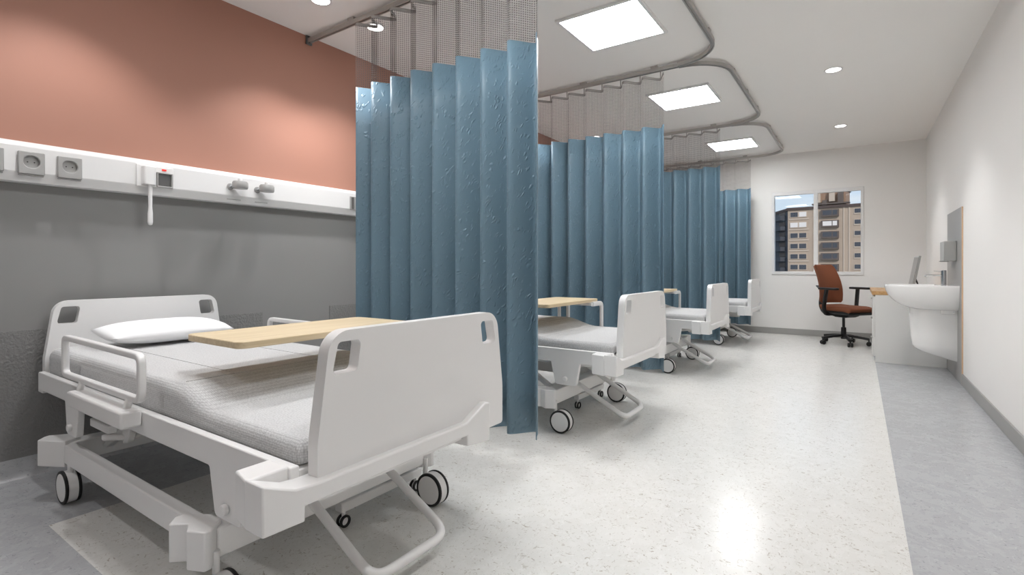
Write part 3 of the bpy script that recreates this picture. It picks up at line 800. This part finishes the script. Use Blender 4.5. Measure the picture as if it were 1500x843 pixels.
# monitor / tablet leaning on a stand
o = (.53, 7.5, .796)
t = thing('monitor', 'thin grey screen seen edge-on, leaning back on a black leg on the desk', 'monitor', o)
def slab(bm, x0, x1, y0, y1, z0, z1, lean):
    v = box(bm, x0, x1, y0, y1, z0, z1)
    for q in v: q.co.x += (q.co.z-.8)*lean
bm = nb(); slab(bm, .487, .509, 7.14, 7.68, .815, 1.19, .17); obj('casing', bm, M_mon, t, o, bevel=.004)
bm = nb(); slab(bm, .4855, .487, 7.155, 7.665, .83, 1.175, .17); obj('screen', bm, M_screen, t, o, smooth=0)
bm = nb(); sweep(bm, [(.535, 7.41, .96), (.585, 7.41, .801)], rrect(.016, .01, .003, 2), up=(0, 1, 0)); obj('stand_leg', bm, M_black, t, o, smooth=30)
bm = nb(); box(bm, .49, .60, 7.36, 7.46, .796, .806); obj('stand_foot', bm, M_black, t, o, bevel=.002)
bm = nb(); box(bm, .488, .514, 7.38, 7.44, .80, .83); obj('chin', bm, M_black, t, o, bevel=.002)

# ------------------------------------------------------------------ swivel chair
def make_chair(loc, rz):
    t = thing('office_chair', 'rust brown swivel office chair with black arms beside the desk', 'chair', loc, rz)
    add = lambda name, bm, m, bevel=0, parent=None, **k: obj(name, bm, m, parent or t, bevel=bevel, **k)
    # local +x is where the sitter faces
    for k in range(5):
        a = math.radians(72*k)+STAR-rz; d = Vector((math.cos(a), math.sin(a), 0)); sd_ = Vector((-d.y, d.x, 0))
        bm = nb()
        sweep(bm, [d*.03+Vector((0, 0, .125)), d*.15+Vector((0, 0, .115)), d*.29+Vector((0, 0, .092))], rpoly([(-.022, -.018), (.022, -.018), (.022, .014), (-.022, .014)], .006, 2))
        leg = add('leg', bm, M_black, smooth=40)
        c = d*.285
        bm = nb(); cyl(bm, c+Vector((0, 0, .1)), c+Vector((0, 0, .05)), .009, n=10)
        for q in (-1, 1): cyl(bm, c+sd_*(q*.008)+Vector((0, 0, .029)), c+sd_*(q*.028)+Vector((0, 0, .029)), .029, n=20)
        add('castor', bm, M_rubber, .004, parent=leg)
    bm = nb(); cyl(bm, (0, 0, .075), (0, 0, .235), .035, .03, 20); add('hub', bm, M_black, .003)
    bm = nb(); cyl(bm, (0, 0, .2), (0, 0, .40), .017, n=16); add('gas_lift', bm, M_black)
    bm = nb(); prism(bm, rpoly([(-.17, .405), (-.05, .375), (.10, .375), (.16, .40), (.16, .43), (-.17, .44)], .008, 2), 'y', -.09, .09); add('mechanism', bm, M_black, .008)
    # seat
    def cushion(a0, a1, hw, z0, thick, droop, m_, name, k2):
        bm = nb(); rows = []
        n = 16
        for i in range(n+1):
            u = i/n; x = a0+(a1-a0)*u
            ww = hw*(1-.10*(2*abs(u-.55))**4); e = min(u, 1-u)*n; edge = 1 if e >= 1.0 else (.35 if e == 0 else 1)
            z = z0-droop*max(0, u-.72)**2*12+.02*max(0, .25-u)*2
            th = thick*edge
            pr = rpoly([(-ww*(.97 if edge < 1 else 1), z-th), (ww*(.97 if edge < 1 else 1), z-th), (ww*(.97 if edge < 1 else 1), z), (-ww*(.97 if edge < 1 else 1), z)], th*.45, 4)
            rows.append([(x, p, q) for p, q in pr])
        V, fs = grid(bm, rows, True); bm.faces.new(V[0]); bm.faces.new(V[-1][::-1]); bmesh.ops.recalc_face_normals(bm, faces=bm.faces[:])
        return add(name, bm, m_, smooth=70)
    cushion(-.20, .28, .245, .53, .065, .03, M_seat, 'seat', 0)
    cushion(-.195, .265, .235, .472, .045, .02, M_black, 'seat_shell', 0)
    # backrest: curved shell with upholstery
    def back(name, off, th, hwk, z0, z1, m_):
        bm = nb(); rows = []; n = 20
        for i in range(n+1):
            u = i/n; z = z0+(z1-z0)*u
            xc = -.235-.02*math.sin(u*PI)*-1-.13*u*u+off
            ww = hwk*(1-.18*u**2)*(1-.05*(1-u)**3)
            if u > .93: ww *= 1-((u-.93)/.07)**2*.14
            if u < .06: ww *= 1-((.06-u)/.06)**2*.12
            L = []
            for j in range(13):
                v = -1+2*j/12; L.append((xc+.05*v*v, ww*v, z))
            for j in range(13):
                v = 1-2*j/12; e = (1-v*v)**.3*(1 if 0 < i < n else .3); L.append((xc+.05*v*v-th*max(.12, e), ww*v, z))
            rows.append(L)
        V, fs = grid(bm, rows, True); bm.faces.new(V[0]); bm.faces.new(V[-1][::-1]); bmesh.ops.recalc_face_normals(bm, faces=bm.faces[:])
        return add(name, bm, m_, smooth=70)
    back('backrest', .0, .05, .215, .56, 1.10, M_seat)
    back('back_shell', -.040, .018, .12, .60, .80, M_black)
    bm = nb(); sweep(bm, arc3([(-.10, 0, .42), (-.30, 0, .43), (-.345, 0, .52), (-.315, 0, .72)], .08, 6), rrect(.09, .025, .008, 2), up=(0, 1, 0)); add('back_support', bm, M_black, smooth=50)
    for s in (-1, 1):
        bm = nb(); sweep(bm, arc3([(-.04, s*.16, .425), (-.045, s*.285, .425), (-.05, s*.30, .52), (-.02, s*.285, .755)], .05, 5), rrect(.055, .028, .008, 2), up=(1, 0, 0)); ar = add('armrest', bm, M_black, smooth=50)
        pl = rpoly([(-.13, s*.285-.045), (.15, s*.285-.04), (.15, s*.285+.04), (-.13, s*.285+.045)], .03, 4)
        bm = nb(); prism(bm, pl, 'z', .755, .785); add('arm_pad', bm, M_black, .008, parent=ar)
    return t
STAR = math.radians(214)
make_chair((-.165, 8.37, 0), math.radians(-38))

# ------------------------------------------------------------------ outdoors: apartment block seen through the window
M_tan = mat('tan_render', (180, 160, 143), .9, var=(.25, .10))
M_tan2 = mat('pale_tan_band', (194, 176, 160), .9, var=(.3, .08))
M_wingshade = mat('shaded_wing_render', (74, 74, 80), .9, var=(.3, .12))  # dark colour holds the shade on the wing side turned from the sun
M_roofd = mat('dark_roof_edge', (84, 70, 66), .9, var=(.3, .1))
M_wframe = mat('window_surround', (98, 86, 80), .8, var=(.5, .1))
M_wwhite = mat('white_blind', (232, 224, 220), .8, var=(.6, .04))
M_wpane = mat('dark_pane', (70, 72, 80), .25, var=(.5, .12))
M_tank = mat('rooftop_plant', (150, 122, 102), .9, var=(.5, .15))
M_ground = mat('asphalt', (120, 118, 114), .95, var=(.2, .1))
bld = thing('apartment_building', 'tan apartment block with wing coloured dark grey for its shade, outside the window', 'building', (40.0, 150.0, -14))
# facade frame: origin at the corner, u to the right along the facade, w towards the ward
CO = Vector((-16.4, 162.4, 0))
U = Vector((.994, -.110, 0)).normalized(); Wn = Vector((U.y, -U.x, 0))
D2 = Vector((-.423, .906, 0)).normalized(); W2 = Vector((-D2.y, D2.x, 0))
BLO = Vector((40.0, 150.0, -14))
def fac(name, u0, u1, w0, w1, z0, z1, m, parent=bld, base=None, ud=U, wd=Wn):
    base = CO if base is None else base
    bm = nb(); vs_ = box(bm, u0, u1, w0, w1, z0, z1); ku = .87 if ud is U else 1
    for v in vs_:
        p = base+ud*v.co.x*ku+wd*v.co.y; v.co = (p.x, p.y, v.co.z)
    bmesh.ops.recalc_face_normals(bm, faces=bm.faces[:])
    return obj(name, bm, m, parent, tuple(BLO), smooth=0)
fac('wall', 0, 34, -14, 0, -14, 17.0, M_tan)
fac('parapet', -.3, 34.3, -14, .35, 16.9, 17.6, M_roofd)
fac('wing_wall', 0, 42, -12, -.01, -14, 16.9, M_wingshade, ud=D2, wd=W2)
fac('wing_parapet', 0, 42.2, -12, .3, 16.8, 17.5, M_roofd, ud=D2, wd=W2)
rowz = [15.6, 12.7, 9.75, 6.8, 3.9, .95, -2.0, -4.95]
for i, z in enumerate(rowz):
    # paired windows
    fac('sill_band', .3, 6.0, 0, .12, z-1.45, z-1.0, M_tan2)
    w_ = fac('window', .6, 5.5, 0, .16, z-.8, z+.8, M_tan2)
    for a, b in ((.8, 2.9), (3.3, 5.3)):
        fac('pane', a, b, .16, .19, z-.62, z+.66, M_wwhite if (i == 1 or (i == 0 and a > 2)) else M_wpane, w_)
    # projecting bay windows
    w_ = fac('bay_window', 9.4, 14.1, 0, .7, z-1.05, z+.85, M_wframe)
    fac('pane', 9.9, 12.3, .7, .74, z-.6, z+.6, M_wwhite if i == 1 else M_wpane, w_)
    fac('pane', 12.55, 13.7, .7, .74, z-.6, z+.6, M_wwhite if i == 1 else M_wpane, w_)
    # narrow windows
    w_ = fac('window', 17.9, 21.4, 0, .12, z-.75, z+.8, M_tan2)
    fac('pane', 18.1, 19.8, .12, .15, z-.4, z+.7, M_wpane, w_); fac('pane', 20.0, 21.2, .12, .15, z-.4, z+.7, M_wpane, w_)
    w_ = fac('window', 26, 30.5, 0, .14, z-.75, z+.8, M_tan2); fac('pane', 26.3, 30.2, .14, .17, z-.55, z+.65, M_wpane, w_)
    for q in range(4):
        fac('balcony', 1.5+q*9, 7.5+q*9, 0, 1.5, z-1.3, z-.1, M_wingshade, ud=D2, wd=W2)
        w_ = fac('wing_window', 2+q*9, 6.6+q*9, 0, .1, z, z+1.2, M_wframe, ud=D2, wd=W2)
for u in (7.2, 8.3, 15.2, 16.6, 23.6): fac('pilaster', u, u+.35, 0, .14, -14, 16.9, M_tan2)
# rooftop plant room
PU = -1.9
rp = fac('plant_room', 9.0+PU, 17.5+PU, -9, -2, 17.0, 22.0, M_tank)
fac('plant_parapet', 8.7+PU, 17.8+PU, -9.2, -1.8, 21.7, 22.2, M_roofd, rp)
for u, w0, z0, z1, k in ((9.2, 1.6, 18.6, 21.6, M_tan2), (11.4, 1.2, 17.2, 19.2, M_wframe), (13.2, 1.5, 18.8, 21.7, M_tan2), (15.5, 1.4, 18.0, 21.2, M_wframe)):
    fac('plant_unit', u+PU, u+w0+PU, -2, -.9, z0, z1, k, rp)
fac('plant_ledge', 8.6+PU, 18.6+PU, -2.2, -.6, 18.0, 18.4, M_wframe, rp)
bm = nb(); box(bm, -160, 160, YF+.3, 330, -14.4, -14); struct('ground', bm, M_ground, smooth=0)
